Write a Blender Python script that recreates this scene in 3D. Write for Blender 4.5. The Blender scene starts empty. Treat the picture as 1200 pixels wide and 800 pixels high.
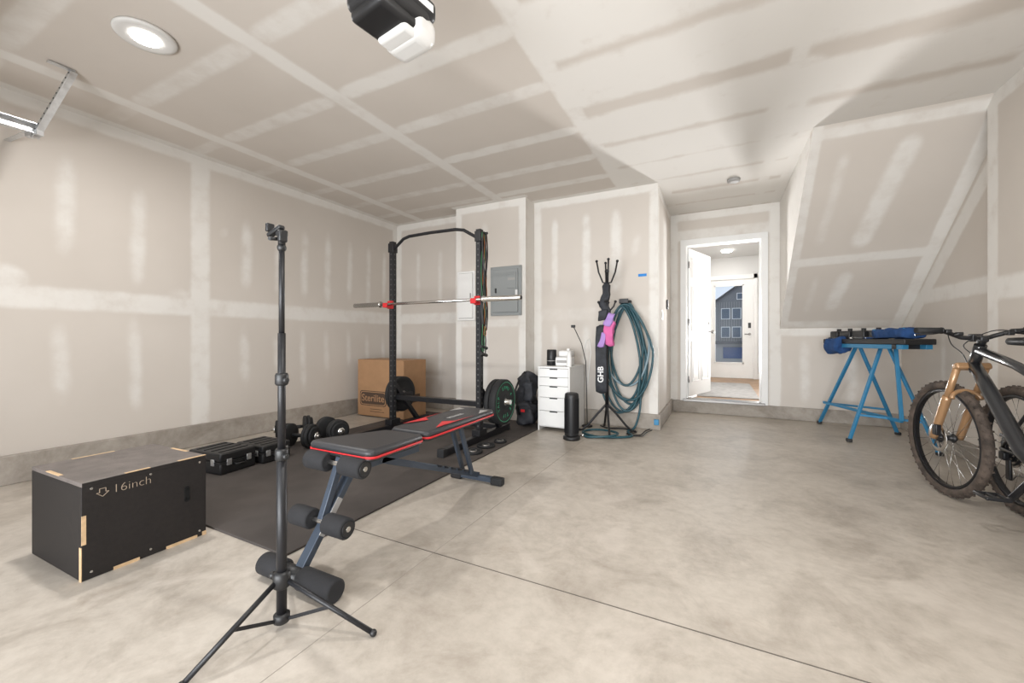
import bpy, bmesh, math, random
import numpy as np
from mathutils import Vector, Matrix, noise
random.seed(7)
sc=bpy.context.scene
V=Vector
# ---------------------------------------------------------------- materials
MATS={}
def mat(name,col,rough=0.5,metal=0.0,var=0.0,vscale=8.0,bump=0.0,bscale=60.0,emit=None,estr=0,coat=0,spec=0.5):
    if name in MATS: return MATS[name]
    m=bpy.data.materials.new(name); m.use_nodes=True
    nt=m.node_tree; b=nt.nodes['Principled BSDF']
    b.inputs['Base Color'].default_value=(*col,1); b.inputs['Roughness'].default_value=rough
    b.inputs['Metallic'].default_value=metal; b.inputs['Specular IOR Level'].default_value=spec
    if coat: b.inputs['Coat Weight'].default_value=coat
    tc=nt.nodes.new('ShaderNodeTexCoord')
    if var>0:
        n=nt.nodes.new('ShaderNodeTexNoise'); n.inputs['Scale'].default_value=vscale; n.inputs['Detail'].default_value=6
        nt.links.new(tc.outputs['Object'],n.inputs['Vector'])
        r=nt.nodes.new('ShaderNodeValToRGB')
        r.color_ramp.elements[0].position=0.3; r.color_ramp.elements[1].position=0.7
        r.color_ramp.elements[0].color=(*[c*(1-var) for c in col],1)
        r.color_ramp.elements[1].color=(*[min(1,c*(1+var)) for c in col],1)
        nt.links.new(n.outputs['Fac'],r.inputs['Fac']); nt.links.new(r.outputs['Color'],b.inputs['Base Color'])
    if bump>0:
        n=nt.nodes.new('ShaderNodeTexNoise'); n.inputs['Scale'].default_value=bscale; n.inputs['Detail'].default_value=3
        nt.links.new(tc.outputs['Object'],n.inputs['Vector'])
        bp=nt.nodes.new('ShaderNodeBump'); bp.inputs['Strength'].default_value=bump; bp.inputs['Distance'].default_value=0.004
        nt.links.new(n.outputs['Fac'],bp.inputs['Height']); nt.links.new(bp.outputs['Normal'],b.inputs['Normal'])
    if emit:
        b.inputs['Emission Color'].default_value=(*emit,1); b.inputs['Emission Strength'].default_value=estr
    MATS[name]=m; return m

BLACK=mat('black_plastic',(0.012,0.012,0.013),0.45)
BLKM=mat('black_powdercoat',(0.010,0.010,0.012),0.42,0.1,bump=0.15,bscale=400)
RUB=mat('black_rubber',(0.012,0.012,0.013),0.75,bump=0.3,bscale=120)
FOAM=mat('black_foam',(0.014,0.014,0.016),0.85,bump=0.3,bscale=90)
PADM=mat('black_vinyl',(0.028,0.028,0.031),0.45,bump=0.25,bscale=150)
RED=mat('red_plastic',(0.55,0.015,0.02),0.45)
GREYM=mat('grey_steel',(0.05,0.065,0.09),0.4,0.3)
CHROME=mat('brushed_steel',(0.62,0.61,0.59),0.25,1.0)
GALV=mat('galvanised_steel',(0.60,0.61,0.62),0.38,0.85,var=0.12,vscale=30)
WHITE=mat('white_paint',(0.80,0.795,0.78),0.45,var=0.02,vscale=5)
WPLA=mat('white_plastic',(0.78,0.77,0.75),0.35)
TRIMP=mat('light_trim_plastic',(0.66,0.65,0.63),0.5)
TXW=mat('white_print',(0.75,0.75,0.75),0.6)
TXG=mat('grey_print_and_gap_shade',(0.35,0.34,0.33),0.6)
HOLEG=mat('hole_grey',(0.09,0.09,0.09),0.8)
WOODL=mat('birch_ply_edge',(0.62,0.43,0.25),0.6,var=0.15,vscale=40)
CARD=mat('cardboard',(0.38,0.215,0.11),0.85,var=0.06,vscale=12,bump=0.1)
CARDP=mat('cardboard_print',(0.075,0.045,0.03),0.8)
MATR=mat('mat_rubber',(0.070,0.060,0.055),0.8,var=0.22,vscale=3.0,bump=0.35,bscale=260,spec=.3)
PLYB=mat('film_faced_ply',(0.017,0.014,0.013),0.6,var=0.15,vscale=60,bump=0.4,bscale=500,spec=.35)
PLYT=mat('film_faced_ply_top',(0.140,0.120,0.110),0.55,var=0.22,vscale=14,bump=0.3,bscale=500)  # lighter tone for the top face of the box
GREENP=mat('green_print',(0.02,0.33,0.16),0.5)
TEAL=mat('teal_hose',(0.018,0.072,0.092),0.45,var=0.2,vscale=20)
BLUE=mat('blue_steel',(0.028,0.20,0.38),0.4,0.1)
BLUEC=mat('blue_cloth',(0.014,0.055,0.17),0.9,var=0.3,vscale=14,bump=0.6,bscale=60)
PINK=mat('pink_cloth',(0.62,0.13,0.33),0.85,bump=0.5)
PURP=mat('purple_cloth',(0.38,0.24,0.55),0.85,bump=0.5)
CLOTHB=mat('dark_bag_cloth',(0.020,0.022,0.028),0.7,var=0.5,vscale=14,bump=0.7,bscale=50)
PANELG=mat('panel_grey',(0.28,0.295,0.295),0.45,0.1)
TAPE=mat('painters_tape',(0.02,0.22,0.62),0.7)
TAN=mat('fork_gold',(0.38,0.22,0.11),0.32,0.3,coat=0.5)
TANR=mat('tire_dirt',(0.075,0.056,0.044),0.9,var=0.5,vscale=18,bump=0.5)
FRM=mat('bike_frame_dark',(0.020,0.021,0.023),0.3,0.2,coat=0.6)
ORNG=mat('orange_paint',(0.50,0.14,0.03),0.5)
GRNB=mat('green_band',(0.03,0.16,0.06),0.6)
LEDM=mat('led_diffuser',(0.9,0.9,0.88),0.4,emit=(1,0.98,0.95),estr=12)
LENS=mat('white_lens',(0.62,0.61,0.59),0.3)
KNOBM=mat('satin_nickel',(0.25,0.24,0.23),0.35,0.9)

def concrete(name,base,base2,rough=0.42,lo=(0.72,0.70,0.68)):
    m=bpy.data.materials.new(name); m.use_nodes=True; nt=m.node_tree; N=nt.nodes; L=nt.links
    b=N['Principled BSDF']
    geo=N.new('ShaderNodeNewGeometry')
    def noi(s,d,r=0.55,dist=0.0):
        n=N.new('ShaderNodeTexNoise'); n.inputs['Scale'].default_value=s; n.inputs['Detail'].default_value=d
        n.inputs['Roughness'].default_value=r; n.inputs['Distortion'].default_value=dist
        L.new(geo.outputs['Position'],n.inputs['Vector']); return n
    def ramp(src,p0,c0,p1,c1,out='Fac'):
        r=N.new('ShaderNodeValToRGB'); e=r.color_ramp.elements
        e[0].position=p0; e[0].color=(*c0,1); e[1].position=p1; e[1].color=(*c1,1)
        L.new(src.outputs[out],r.inputs['Fac']); return r
    def mul(a,bb,f=1.0,mode='MULTIPLY'):
        mx=N.new('ShaderNodeMix'); mx.data_type='RGBA'; mx.blend_type=mode; mx.inputs[0].default_value=f
        L.new(a,mx.inputs[6])
        if isinstance(bb,tuple): mx.inputs[7].default_value=(*bb,1)
        else: L.new(bb,mx.inputs[7])
        return mx
    n1=noi(0.6,7,0.60,0.7); n2=noi(2.6,10,0.70,0.6); n3=noi(45,4); n4=noi(16,6,0.7); n5=noi(1.5,7,0.65,1.0)
    c=ramp(n1,0.36,base2,0.62,base).outputs['Color']
    c=mul(c,ramp(n2,0.34,lo,0.53,(1,1,1)).outputs['Color'],0.9).outputs[2]
    c=mul(c,ramp(n4,0.35,(0.84,0.83,0.82),0.60,(1,1,1)).outputs['Color'],0.85).outputs[2]
    r3=ramp(n5,0.55,(0,0,0),0.64,(1,1,1)); q=N.new('ShaderNodeMath'); q.operation='MULTIPLY'; q.inputs[1].default_value=0.35; L.new(r3.outputs['Color'],q.inputs[0])
    mx=mul(c,(base[0]*1.16,base[1]*1.16,base[2]*1.18),1,'MIX'); L.new(q.outputs[0],mx.inputs[0]); c=mx.outputs[2]
    n6=noi(5,7,0.62,.6); r4=ramp(n6,0.60,(0,0,0),0.74,(1,1,1)); q=N.new('ShaderNodeMath'); q.operation='MULTIPLY'; q.inputs[1].default_value=0.5; L.new(r4.outputs['Color'],q.inputs[0])
    mx=mul(c,(0.28,0.225,0.18),1,'MIX'); L.new(q.outputs[0],mx.inputs[0]); c=mx.outputs[2]
    L.new(c,b.inputs['Base Color'])
    mr=N.new('ShaderNodeMapRange'); mr.inputs[3].default_value=rough-0.10; mr.inputs[4].default_value=rough+0.22
    L.new(n2.outputs['Fac'],mr.inputs[0]); L.new(mr.outputs[0],b.inputs['Roughness'])
    bp=N.new('ShaderNodeBump'); bp.inputs['Strength'].default_value=0.12; bp.inputs['Distance'].default_value=0.004
    L.new(n3.outputs['Fac'],bp.inputs['Height']); L.new(bp.outputs['Normal'],b.inputs['Normal'])
    return m
FLOORM=concrete('concrete_slab',(0.520,0.470,0.410),(0.430,0.384,0.330),rough=.36)
CURBM=concrete('concrete_curb',(0.42,0.38,0.335),(0.32,0.287,0.25),rough=0.8,lo=(.7,.68,.66))
JOINT=mat('saw_cut',(0.12,0.105,0.09),0.9)

def drywall():
    m=bpy.data.materials.new('drywall'); m.use_nodes=True; nt=m.node_tree; N=nt.nodes; L=nt.links
    b=N['Principled BSDF']; b.inputs['Roughness'].default_value=0.85; b.inputs['Specular IOR Level'].default_value=0.2
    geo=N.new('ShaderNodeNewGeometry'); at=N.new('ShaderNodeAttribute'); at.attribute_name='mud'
    n=N.new('ShaderNodeTexNoise'); n.inputs['Scale'].default_value=1.3; n.inputs['Detail'].default_value=5
    L.new(geo.outputs['Position'],n.inputs['Vector'])
    r=N.new('ShaderNodeValToRGB'); e=r.color_ramp.elements
    e[0].position=0.35; e[0].color=(0.590,0.540,0.488,1); e[1].position=0.65; e[1].color=(0.620,0.570,0.518,1)
    L.new(n.outputs['Fac'],r.inputs['Fac'])
    n2=N.new('ShaderNodeTexNoise'); n2.inputs['Scale'].default_value=6; n2.inputs['Detail'].default_value=6; n2.inputs['Roughness'].default_value=.6
    L.new(geo.outputs['Position'],n2.inputs['Vector'])
    ma=N.new('ShaderNodeMath'); ma.operation='MULTIPLY_ADD'; ma.inputs[1].default_value=1.9; ma.inputs[2].default_value=0.0
    L.new(n2.outputs['Fac'],ma.inputs[0])
    mm=N.new('ShaderNodeMath'); mm.operation='MULTIPLY'
    L.new(at.outputs['Fac'],mm.inputs[0]); L.new(ma.outputs[0],mm.inputs[1])
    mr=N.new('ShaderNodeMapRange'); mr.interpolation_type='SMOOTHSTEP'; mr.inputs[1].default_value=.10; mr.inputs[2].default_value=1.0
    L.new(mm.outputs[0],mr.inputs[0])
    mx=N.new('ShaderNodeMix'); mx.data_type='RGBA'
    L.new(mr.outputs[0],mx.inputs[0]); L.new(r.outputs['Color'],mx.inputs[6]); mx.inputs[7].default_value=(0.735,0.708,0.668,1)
    L.new(mx.outputs[2],b.inputs['Base Color'])
    return m
DRY=drywall()

# ---------------------------------------------------------------- builder
class B:
    def __init__(s): s.bm=bmesh.new(); s.mats=[]; s.M=Matrix.Identity(4)
    def mi(s,m):
        if m not in s.mats: s.mats.append(m)
        return s.mats.index(m)
    def _fin(s,verts,m,smooth=False):
        i=s.mi(m); vs=set(verts)
        for v in vs:
            for f in v.link_faces:
                f.material_index=i; f.smooth=smooth
    def box(s,c,size,m,bev=0.0,rot=None,seg=2):
        M=Matrix.Translation(V(c))
        if rot is not None: M=M@rot.to_4x4()
        M=s.M@M@Matrix.Diagonal((*size,1))
        r=bmesh.ops.create_cube(s.bm,size=1,matrix=M); vs=r['verts']
        s._fin(vs,m)
        if bev>0:
            es=list({e for v in vs for e in v.link_edges})
            rr=bmesh.ops.bevel(s.bm,geom=es,offset=bev,segments=seg,affect='EDGES',profile=0.5)
            i=s.mi(m)
            for f in rr['faces']: f.material_index=i; f.smooth=True
    def bx(s,x0,x1,y0,y1,z0,z1,m,bev=0.0):
        s.box(((x0+x1)/2,(y0+y1)/2,(z0+z1)/2),(x1-x0,y1-y0,z1-z0),m,bev)
    def lathe(s,prof,o,ax,m,seg=32,smooth=True,caps=True):
        o=V(o); ax=V(ax).normalized(); u=ax.orthogonal().normalized(); w=ax.cross(u)
        rings=[]
        for r,h in prof:
            rings.append([s.bm.verts.new(s.M@(o+ax*h+(u*math.cos(2*math.pi*k/seg)+w*math.sin(2*math.pi*k/seg))*r)) for k in range(seg)])
        i=s.mi(m)
        for a,b in zip(rings[:-1],rings[1:]):
            for k in range(seg):
                f=s.bm.faces.new((a[k],a[(k+1)%seg],b[(k+1)%seg],b[k])); f.material_index=i; f.smooth=smooth
        if caps:
            for rg,rev in ((rings[0],True),(rings[-1],False)):
                f=s.bm.faces.new(rg[::-1] if rev else rg); f.material_index=i
    def cyl(s,p0,p1,r,m,seg=16,r2=None,ch=0.0):
        p0=V(p0);p1=V(p1);h=(p1-p0).length; r2=r if r2 is None else r2
        if ch>0: prof=[(r-ch,0),(r,ch),(r2,h-ch),(r2-ch,h)]
        else: prof=[(r,0),(r2,h)]
        s.lathe(prof,p0,p1-p0,m,seg)
    def tube(s,pts,r,m,seg=8,closed=False,rs=None):
        pts=[V(p) for p in pts]; n=len(pts); rings=[]; up=None; i=s.mi(m)
        for k in range(n):
            if closed: t=pts[(k+1)%n]-pts[k-1]
            else: t=pts[min(k+1,n-1)]-pts[max(k-1,0)]
            if t.length<1e-9: t=V((0,0,1))
            t.normalize()
            if up is None: up=t.orthogonal().normalized()
            up=(up-t*up.dot(t))
            if up.length<1e-6: up=t.orthogonal()
            up.normalize(); w=t.cross(up); rr=rs[k] if rs else r
            rings.append([s.bm.verts.new(s.M@(pts[k]+(up*math.cos(2*math.pi*j/seg)+w*math.sin(2*math.pi*j/seg))*rr)) for j in range(seg)])
        rng=range(n) if closed else range(n-1)
        for k in rng:
            a=rings[k]; b=rings[(k+1)%n]
            for j in range(seg):
                f=s.bm.faces.new((a[j],a[(j+1)%seg],b[(j+1)%seg],b[j])); f.material_index=i; f.smooth=True
        if not closed:
            f=s.bm.faces.new(rings[0][::-1]); f.material_index=i
            f=s.bm.faces.new(rings[-1]); f.material_index=i
    def bar(s,p0,p1,w,h,m,bev=0.003,up=(0,0,1)):
        p0=V(p0);p1=V(p1);t=(p1-p0);L=t.length;t.normalize();upv=V(up)
        if abs(t.dot(upv))>0.98: upv=V((0,1,0))
        x=t.cross(upv).normalized(); z=x.cross(t).normalized()
        R=Matrix((x,t,z)).transposed()
        s.box((p0+p1)/2,(w,L,h),m,bev,rot=R)
    def ring(s,c,ax,R,r,m,seg=48,seg2=10):
        ax=V(ax).normalized();u=ax.orthogonal().normalized();w=ax.cross(u);c=V(c)
        s.tube([c+(u*math.cos(2*math.pi*k/seg)+w*math.sin(2*math.pi*k/seg))*R for k in range(seg)],r,m,seg2,closed=True)
    def ball(s,c,r,m,sc_=(1,1,1),seg=16,jit=0,rot=None):
        M=Matrix.Translation(V(c))
        if rot is not None: M=M@rot.to_4x4()
        M=s.M@M@Matrix.Diagonal((*sc_,1))
        rr=bmesh.ops.create_uvsphere(s.bm,u_segments=seg,v_segments=max(6,seg//2),radius=r,matrix=M)
        if jit:
            for v in rr['verts']: v.co+=noise.noise_vector(v.co*9)*jit
        s._fin(rr['verts'],m,True)
    def soft(s,c,size,m,jit=0.02,cuts=6,rot=None,freq=6,rnd=0.35):
        t=bmesh.new(); bmesh.ops.create_cube(t,size=1)
        bmesh.ops.subdivide_edges(t,edges=list(t.edges),cuts=cuts,use_grid_fill=True)
        R=rot.to_4x4() if rot is not None else Matrix.Identity(4)
        for v in t.verts:
            p=v.co.copy(); q=p.normalized()*0.62
            p=p.lerp(q,rnd)
            p=V((p.x*size[0],p.y*size[1],p.z*size[2]))
            p=R@p+V(c)
            p+=noise.noise_vector(p*freq+V((3.1,1.7,9)))*jit
            v.co=s.M@p
        me=bpy.data.meshes.new('tmp'); t.to_mesh(me); t.free()
        n0=len(s.bm.faces); s.bm.from_mesh(me); s.bm.faces.ensure_lookup_table(); i=s.mi(m)
        for f in s.bm.faces[n0:]: f.material_index=i; f.smooth=True
        bpy.data.meshes.remove(me)
    def poly(s,pts,m,thick=None,smooth=False):
        i=s.mi(m); a=[s.bm.verts.new(s.M@V(p)) for p in pts]
        f=s.bm.faces.new(a); f.material_index=i
        if thick is not None:
            t=V(thick); b=[s.bm.verts.new(s.M@(V(p)+t)) for p in pts]
            f=s.bm.faces.new(b[::-1]); f.material_index=i; n=len(a)
            for k in range(n):
                f=s.bm.faces.new((a[k],b[k],b[(k+1)%n],a[(k+1)%n])); f.material_index=i; f.smooth=smooth
    def text(s,t,size,o,xd,yd,m,ext=0.0006,align='CENTER',bold=0.0):
        cu=bpy.data.curves.new('t','FONT'); cu.body=t; cu.size=size; cu.extrude=ext; cu.align_x=align; cu.align_y='CENTER'; cu.offset=bold
        ob=bpy.data.objects.new('t',cu); sc.collection.objects.link(ob)
        dg=bpy.context.evaluated_depsgraph_get(); me=bpy.data.meshes.new_from_object(ob.evaluated_get(dg))
        xd=V(xd).normalized(); yd=V(yd).normalized(); zd=xd.cross(yd)
        M=Matrix.Translation(V(o))@Matrix((xd,yd,zd)).transposed().to_4x4()
        me.transform(s.M@M); n0=len(s.bm.faces)
        s.bm.from_mesh(me); s.bm.faces.ensure_lookup_table(); i=s.mi(m)
        for f in s.bm.faces[n0:]: f.material_index=i
        bpy.data.objects.remove(ob); bpy.data.curves.remove(cu); bpy.data.meshes.remove(me)
    def done(s,name):
        bm=s.bm; bmesh.ops.recalc_face_normals(bm,faces=bm.faces)
        me=bpy.data.meshes.new(name)
        xs=[v.co for v in bm.verts]
        c=V(((min(v.x for v in xs)+max(v.x for v in xs))/2,(min(v.y for v in xs)+max(v.y for v in xs))/2,min(v.z for v in xs)))
        bmesh.ops.translate(bm,verts=bm.verts,vec=-c)
        bm.to_mesh(me); bm.free()
        for m in s.mats: me.materials.append(m)
        ob=bpy.data.objects.new(name,me); ob.location=c; sc.collection.objects.link(ob); return ob
def Rz(d): return Matrix.Rotation(math.radians(d),3,'Z')
def Rx(d): return Matrix.Rotation(math.radians(d),3,'X')
def Ry(d): return Matrix.Rotation(math.radians(d),3,'Y')
def smooth(P,n=6):
    out=[]
    for i in range(len(P)-1):
        p0=P[max(i-1,0)];p1=P[i];p2=P[i+1];p3=P[min(i+2,len(P)-1)]
        for j in range(n):
            t=j/n; out.append(.5*((2*p1)+(-p0+p2)*t+(2*p0-5*p1+4*p2-p3)*t*t+(-p0+3*p1-3*p2+p3)*t*t*t))
    out.append(P[-1]); return out

# ---------------------------------------------------------------- constants
XL=-4.36; XR=1.72; XRB=1.84; YB=4.70; YD=6.05; ZC=2.72; XC=-0.59; YG=-1.7
# ---------------------------------------------------------------- shell
b=B(); b.bx(XL-.15,2.1,YG-.2,YD+.12,-.15,0,FLOORM); b.done('floor')
b=B(); b.bx(-4.4,1.75,1.517,1.522,-.001,.0010,JOINT)
b.bx(-1.1872,-1.1848,YG,4.66,-.001,.0010,mat('saw_cut_faint',(.31,.28,.245),.9)); b.done('trim_floor_joint')
b=B(); b.bx(XL-.15,2.1,YG-.15,YD+.15,ZC+.002,ZC+.15,DRY); W_CEIL=b.done('ceiling')
b=B(); b.bx(XL-.15,XL-.002,YG-.15,YB+.15,.18,ZC,DRY); W_LEFT=b.done('wall_left')
b=B(); b.bx(XL,XC-.002,YB+.002,YB+.15,.15,ZC,DRY); b.bx(-3.10,-2.082,4.452,YB,.15,ZC,DRY); W_BACK=b.done('wall_back')
b=B(); b.bx(XC-.15,XC-.002,YB+.15,YD,.15,ZC,DRY); W_ALC=b.done('wall_alcove')
b=B()
b.bx(XC-.15,-.41,YD+.002,YD+.15,.15,ZC,DRY); b.bx(.51,XRB+.15,YD+.002,YD+.15,.15,ZC,DRY); b.bx(-.41,.51,YD+.002,YD+.15,2.30,ZC,DRY)
W_DOOR=b.done('wall_door')
b=B(); b.bx(XRB+.002,XRB+.15,4.13,YD,.13,ZC,DRY); b.bx(XR+.002,XRB+.15,YG-.15,4.13,.13,ZC,DRY); W_RIGHT=b.done('wall_right')
b=B(); b.poly([(.693,4.06,ZC),(.693,YD,ZC),(.693,YD,1.138)],DRY,thick=(XRB-.693,0,0)); W_SOF=b.done('wall_stair_soffit')
b=B(); b.bx(XL,-3.85,YG-.15,YG,0,ZC,DRY); b.bx(1.15,XR,YG-.15,YG,0,ZC,DRY); b.bx(-3.85,1.15,YG-.15,YG,2.25,ZC,DRY); b.done('wall_front')
b=B(); b.bx(XL-.15,-4.325,YG,YB+.1,0,.20,CURBM,.006); b.done('baseboard_left')
b=B(); b.bx(-4.325,-3.12,4.67,4.80,0,.17,CURBM,.006); b.bx(-3.12,-2.05,4.42,4.80,0,.17,CURBM,.006); b.bx(-2.05,XC+.03,4.67,4.80,0,.17,CURBM,.006); b.done('baseboard_back')
b=B(); b.bx(XC-.1,XC+.03,4.80,YD,0,.165,CURBM,.006); b.done('baseboard_alcove')
b=B(); b.bx(XC+.03,XRB+.1,YD-.03,YD+.14,0,.155,CURBM,.006); b.done('baseboard_door')
b=B(); b.bx(XRB-.02,XRB+.1,4.16,YD-.03,0,.15,CURBM,.006); b.bx(XR-.02,XR+.1,YG,4.15,0,.15,CURBM,.006); b.done('baseboard_right')

# ---------------------------------------------------------------- drywall skim
STR=[]
class Mud:
    def strip(s,p0,p1,n,w,a=1.0,edge=0.35,fade=0.12,jit=0): STR.append((np.array(p0,float),np.array(p1,float),np.array(V(n).normalized()),w,a,edge,fade))
m=Mud()
n=(1,0,0); x=XL
m.strip((x,YG,1.30),(x,YB,1.30),n,.16,a=.85,fade=0); m.strip((x,2.07,.2),(x,2.07,ZC),n,.15,a=.9,fade=0)
m.strip((x,YG,ZC-.035),(x,YB,ZC-.035),n,.10,fade=0); m.strip((x,YB-.04,.2),(x,YB-.04,ZC),n,.10,fade=0)
m.strip((x,-.30,.2),(x,-.30,ZC),n,.22,fade=0)
for k,(y,z0,z1,z2,z3,w) in enumerate([(.22,1.5,2.2,.45,1.1,.13),(.75,1.55,2.25,.4,1.05,.12),(1.17,1.62,2.40,.4,1.15,.14),(1.60,1.55,2.3,.45,1.2,.13),(2.48,1.5,2.25,.5,1.15,.14),
                   (2.82,1.6,2.3,.5,1.1,.11),(3.14,1.45,2.3,.45,1.15,.12),(3.46,1.5,2.35,.5,1.15,.12),(3.80,1.5,2.3,.5,1.15,.11),(4.12,1.5,2.3,.5,1.1,.11),(4.42,1.5,2.3,.5,1.1,.10)]):
    m.strip((x,y,z0-.12*(k%2)),(x,y+.02,z1),n,w,a=.74,edge=.8,fade=.2); m.strip((x,y,z2-.1+.1*(k%3)),(x,y-.02,z3),n,w*.9,a=.64,edge=.8,fade=.2)
m.strip((x,.98,1.36),(x,.86,1.50),n,.16,a=.8); m.strip((x,1.9,1.36),(x,1.9,1.45),n,.2,a=.6); m.strip((x,2.25,2.0),(x,2.3,2.1),n,.10,a=.5)
n=(0,-1,0); y=YB
m.strip((XL,y,ZC-.035),(XC,y,ZC-.035),n,.10,fade=0); m.strip((XL+.04,y,.2),(XL+.04,y,ZC),n,.09,fade=0)
for xx in (-3.95,-3.55,-3.25): m.strip((xx,y,1.5),(xx,y,2.3),n,.10,a=.65,edge=.8); m.strip((xx,y,.3),(xx,y,1.1),n,.10,a=.6,edge=.8)
m.strip((XL,y,1.30),(-3.10,y,1.30),n,.15,a=.8); m.strip((-2.08,y,1.30),(XC,y,1.30),n,.15,a=.40)
for xx,w in ((-1.80,.10),(-1.40,.12),(-1.05,.15)): m.strip((xx,y,1.55),(xx,y,2.50),n,w,a=.8,edge=.7); m.strip((xx,y,.3),(xx,y,1.2),n,w,a=.65,edge=.8)
m.strip((XC-.04,y,.17),(XC-.04,y,ZC),n,.10,fade=0); m.strip((-2.03,y,.17),(-2.03,y,ZC),n,.10,fade=0); m.strip((-.85,y,1.9),(-.80,y,2.2),n,.12,a=.55,edge=.8)
y=4.45
m.strip((-3.06,y,.17),(-3.06,y,ZC),n,.09,fade=0); m.strip((-2.12,y,.17),(-2.12,y,ZC),n,.10,fade=0); m.strip((-3.1,y,ZC-.035),(-2.08,y,ZC-.035),n,.10,fade=0)
m.strip((-2.66,y,.3),(-2.66,y,1.2),n,.12,a=.7,edge=.8); m.strip((-2.66,y,1.95),(-2.66,y,2.5),n,.12,a=.7,edge=.8); m.strip((-3.1,y,1.20),(-2.08,y,1.20),n,.10,a=.6)
n=(1,0,0); m.strip((-2.08,4.58,.17),(-2.08,4.58,ZC),n,.24,a=.9,fade=0)
x=XC; m.strip((x,YB+.05,.17),(x,YB+.05,ZC),n,.10,fade=0); m.strip((x,YD-.05,.17),(x,YD-.05,ZC),n,.10,fade=0); m.strip((x,YB,ZC-.045),(x,YD,ZC-.045),n,.10,fade=0)
m.strip((x,5.35,.3),(x,5.35,2.5),n,.5,a=.6,edge=.8)
n=(0,-1,0); y=YD
m.strip((XC,y,ZC-.035),(.69,y,ZC-.035),n,.12,fade=0); m.strip((XC,y,2.42),(.69,y,2.42),n,.14,a=.8,fade=0)
m.strip((.64,y,.17),(.64,y,ZC),n,.12,fade=0); m.strip((XC+.04,y,.17),(XC+.04,y,ZC),n,.10,fade=0); m.strip((.69,y,1.09),(XRB,y,1.09),n,.10,fade=0)
m.strip((.95,y,.2),(.95,y,1.0),n,.14,a=.7,edge=.8); m.strip((1.4,y,.2),(1.4,y,1.0),n,.14,a=.7,edge=.8); m.strip((.75,y,.6),(.85,y,.6),n,.3,a=.6,edge=.9)
sn=V((0,-(ZC-1.13),-(YD-4.05))).normalized()
def sl(xx,f): return (xx,4.05+(YD-4.05)*f,ZC+(1.13-ZC)*f)
m.strip(sl(.72,0),sl(.72,1),sn,.09,a=.8,fade=0); m.strip(sl(.69,.97),sl(XRB,.97),sn,.12,a=.7,fade=0); m.strip(sl(.69,.03),sl(XRB,.03),sn,.10,a=.8,fade=0)
m.strip(sl(.69,.58),sl(XRB,.56),sn,.11,a=.95,fade=0); m.strip(sl(1.36,.08),sl(1.22,.52),sn,.17,a=.85,edge=.6); m.strip(sl(1.20,.64),sl(1.14,.88),sn,.15,a=.8,edge=.6)
m.strip(sl(1.79,0),sl(1.79,1),sn,.10,fade=0); m.strip(sl(.95,.10),sl(.90,.5),sn,.12,a=.5,edge=.8); m.strip(sl(.95,.64),sl(.92,.9),sn,.10,a=.4,edge=.8)
n=(-1,0,0); m.strip((.69,4.2,ZC-.05),(.69,YD,ZC-.05),n,.12,fade=0); m.strip((.69,4.2,ZC-.16),(.69,YD-.04,1.25),n,.12,a=.9,fade=0); m.strip((.69,5.3,1.2),(.69,5.3,2.7),n,1.9,a=1.2,edge=.3)
m.strip((XRB,4.2,2.44),(XRB,YD,1.02),n,.15,fade=0); m.strip((XRB,4.13,1.42),(XRB,YD,1.42),n,.13,a=.9); m.strip((XRB,4.19,.17),(XRB,4.19,2.5),n,.09,fade=0)
m.strip((XRB,5.1,.2),(XRB,5.1,1.1),n,.12,a=.6,edge=.8); m.strip((XR,4.07,.17),(XR,4.07,ZC),n,.12,fade=0); m.strip((XR,YG,ZC-.045),(XR,4.13,ZC-.045),n,.11,fade=0)
m.strip((XR,YG,1.35),(XR,4.13,1.35),n,.15,fade=0); m.strip((XR,3.6,1.5),(XR,3.6,2.4),n,.12,a=.6,edge=.8)
n=(0,0,-1); z=ZC
for xx in (-3.85,-2.42,-.97): m.strip((xx,YG,z),(xx,YB,z),n,.12,fade=0)
m.strip((.44,YG,z),(.44,YD,z),n,.10,a=1,fade=0); m.strip((.47,3.0,z),(.44,4.2,z),n,.26,a=1); m.strip((.52,3.5,z),(.40,3.6,z),n,.4,a=.8)
for k,yy in enumerate((-.6,.0,.75,1.40,2.00,2.56,3.20,3.75,4.25)):
    a=.95 if k%2==0 else .78
    m.strip((XL,yy,z),(-3.85,yy,z),n,.12,a=a*.6)
    m.strip((-3.80,yy,z),(-2.46,yy+.01,z),n,.13,a=a*(.85 if k%2 else .7)); m.strip((-2.38,yy,z),(-1.0,yy,z),n,.13,a=a)
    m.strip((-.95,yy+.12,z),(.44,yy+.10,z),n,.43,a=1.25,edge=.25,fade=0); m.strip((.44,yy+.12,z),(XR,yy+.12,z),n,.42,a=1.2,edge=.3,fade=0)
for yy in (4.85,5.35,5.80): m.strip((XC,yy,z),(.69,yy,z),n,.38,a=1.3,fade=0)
m.strip((XL+.04,YG,z),(XL+.04,YB,z),n,.09,fade=0); m.strip((XL,YB-.04,z),(XC,YB-.04,z),n,.09,fade=0); m.strip((XR-.05,YG,z),(XR-.05,4.13,z),n,.10,fade=0); m.strip((-3.1,4.41,z),(-2.08,4.41,z),n,.09,fade=0)
m.strip((.69,4.0,z),(XR,4.0,z),n,.12,fade=0); m.strip((.64,4.05,z),(.64,YD,z),n,.1,fade=0); m.strip((XC+.05,YB,z),(XC+.05,YD,z),n,.1,fade=0)

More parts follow.
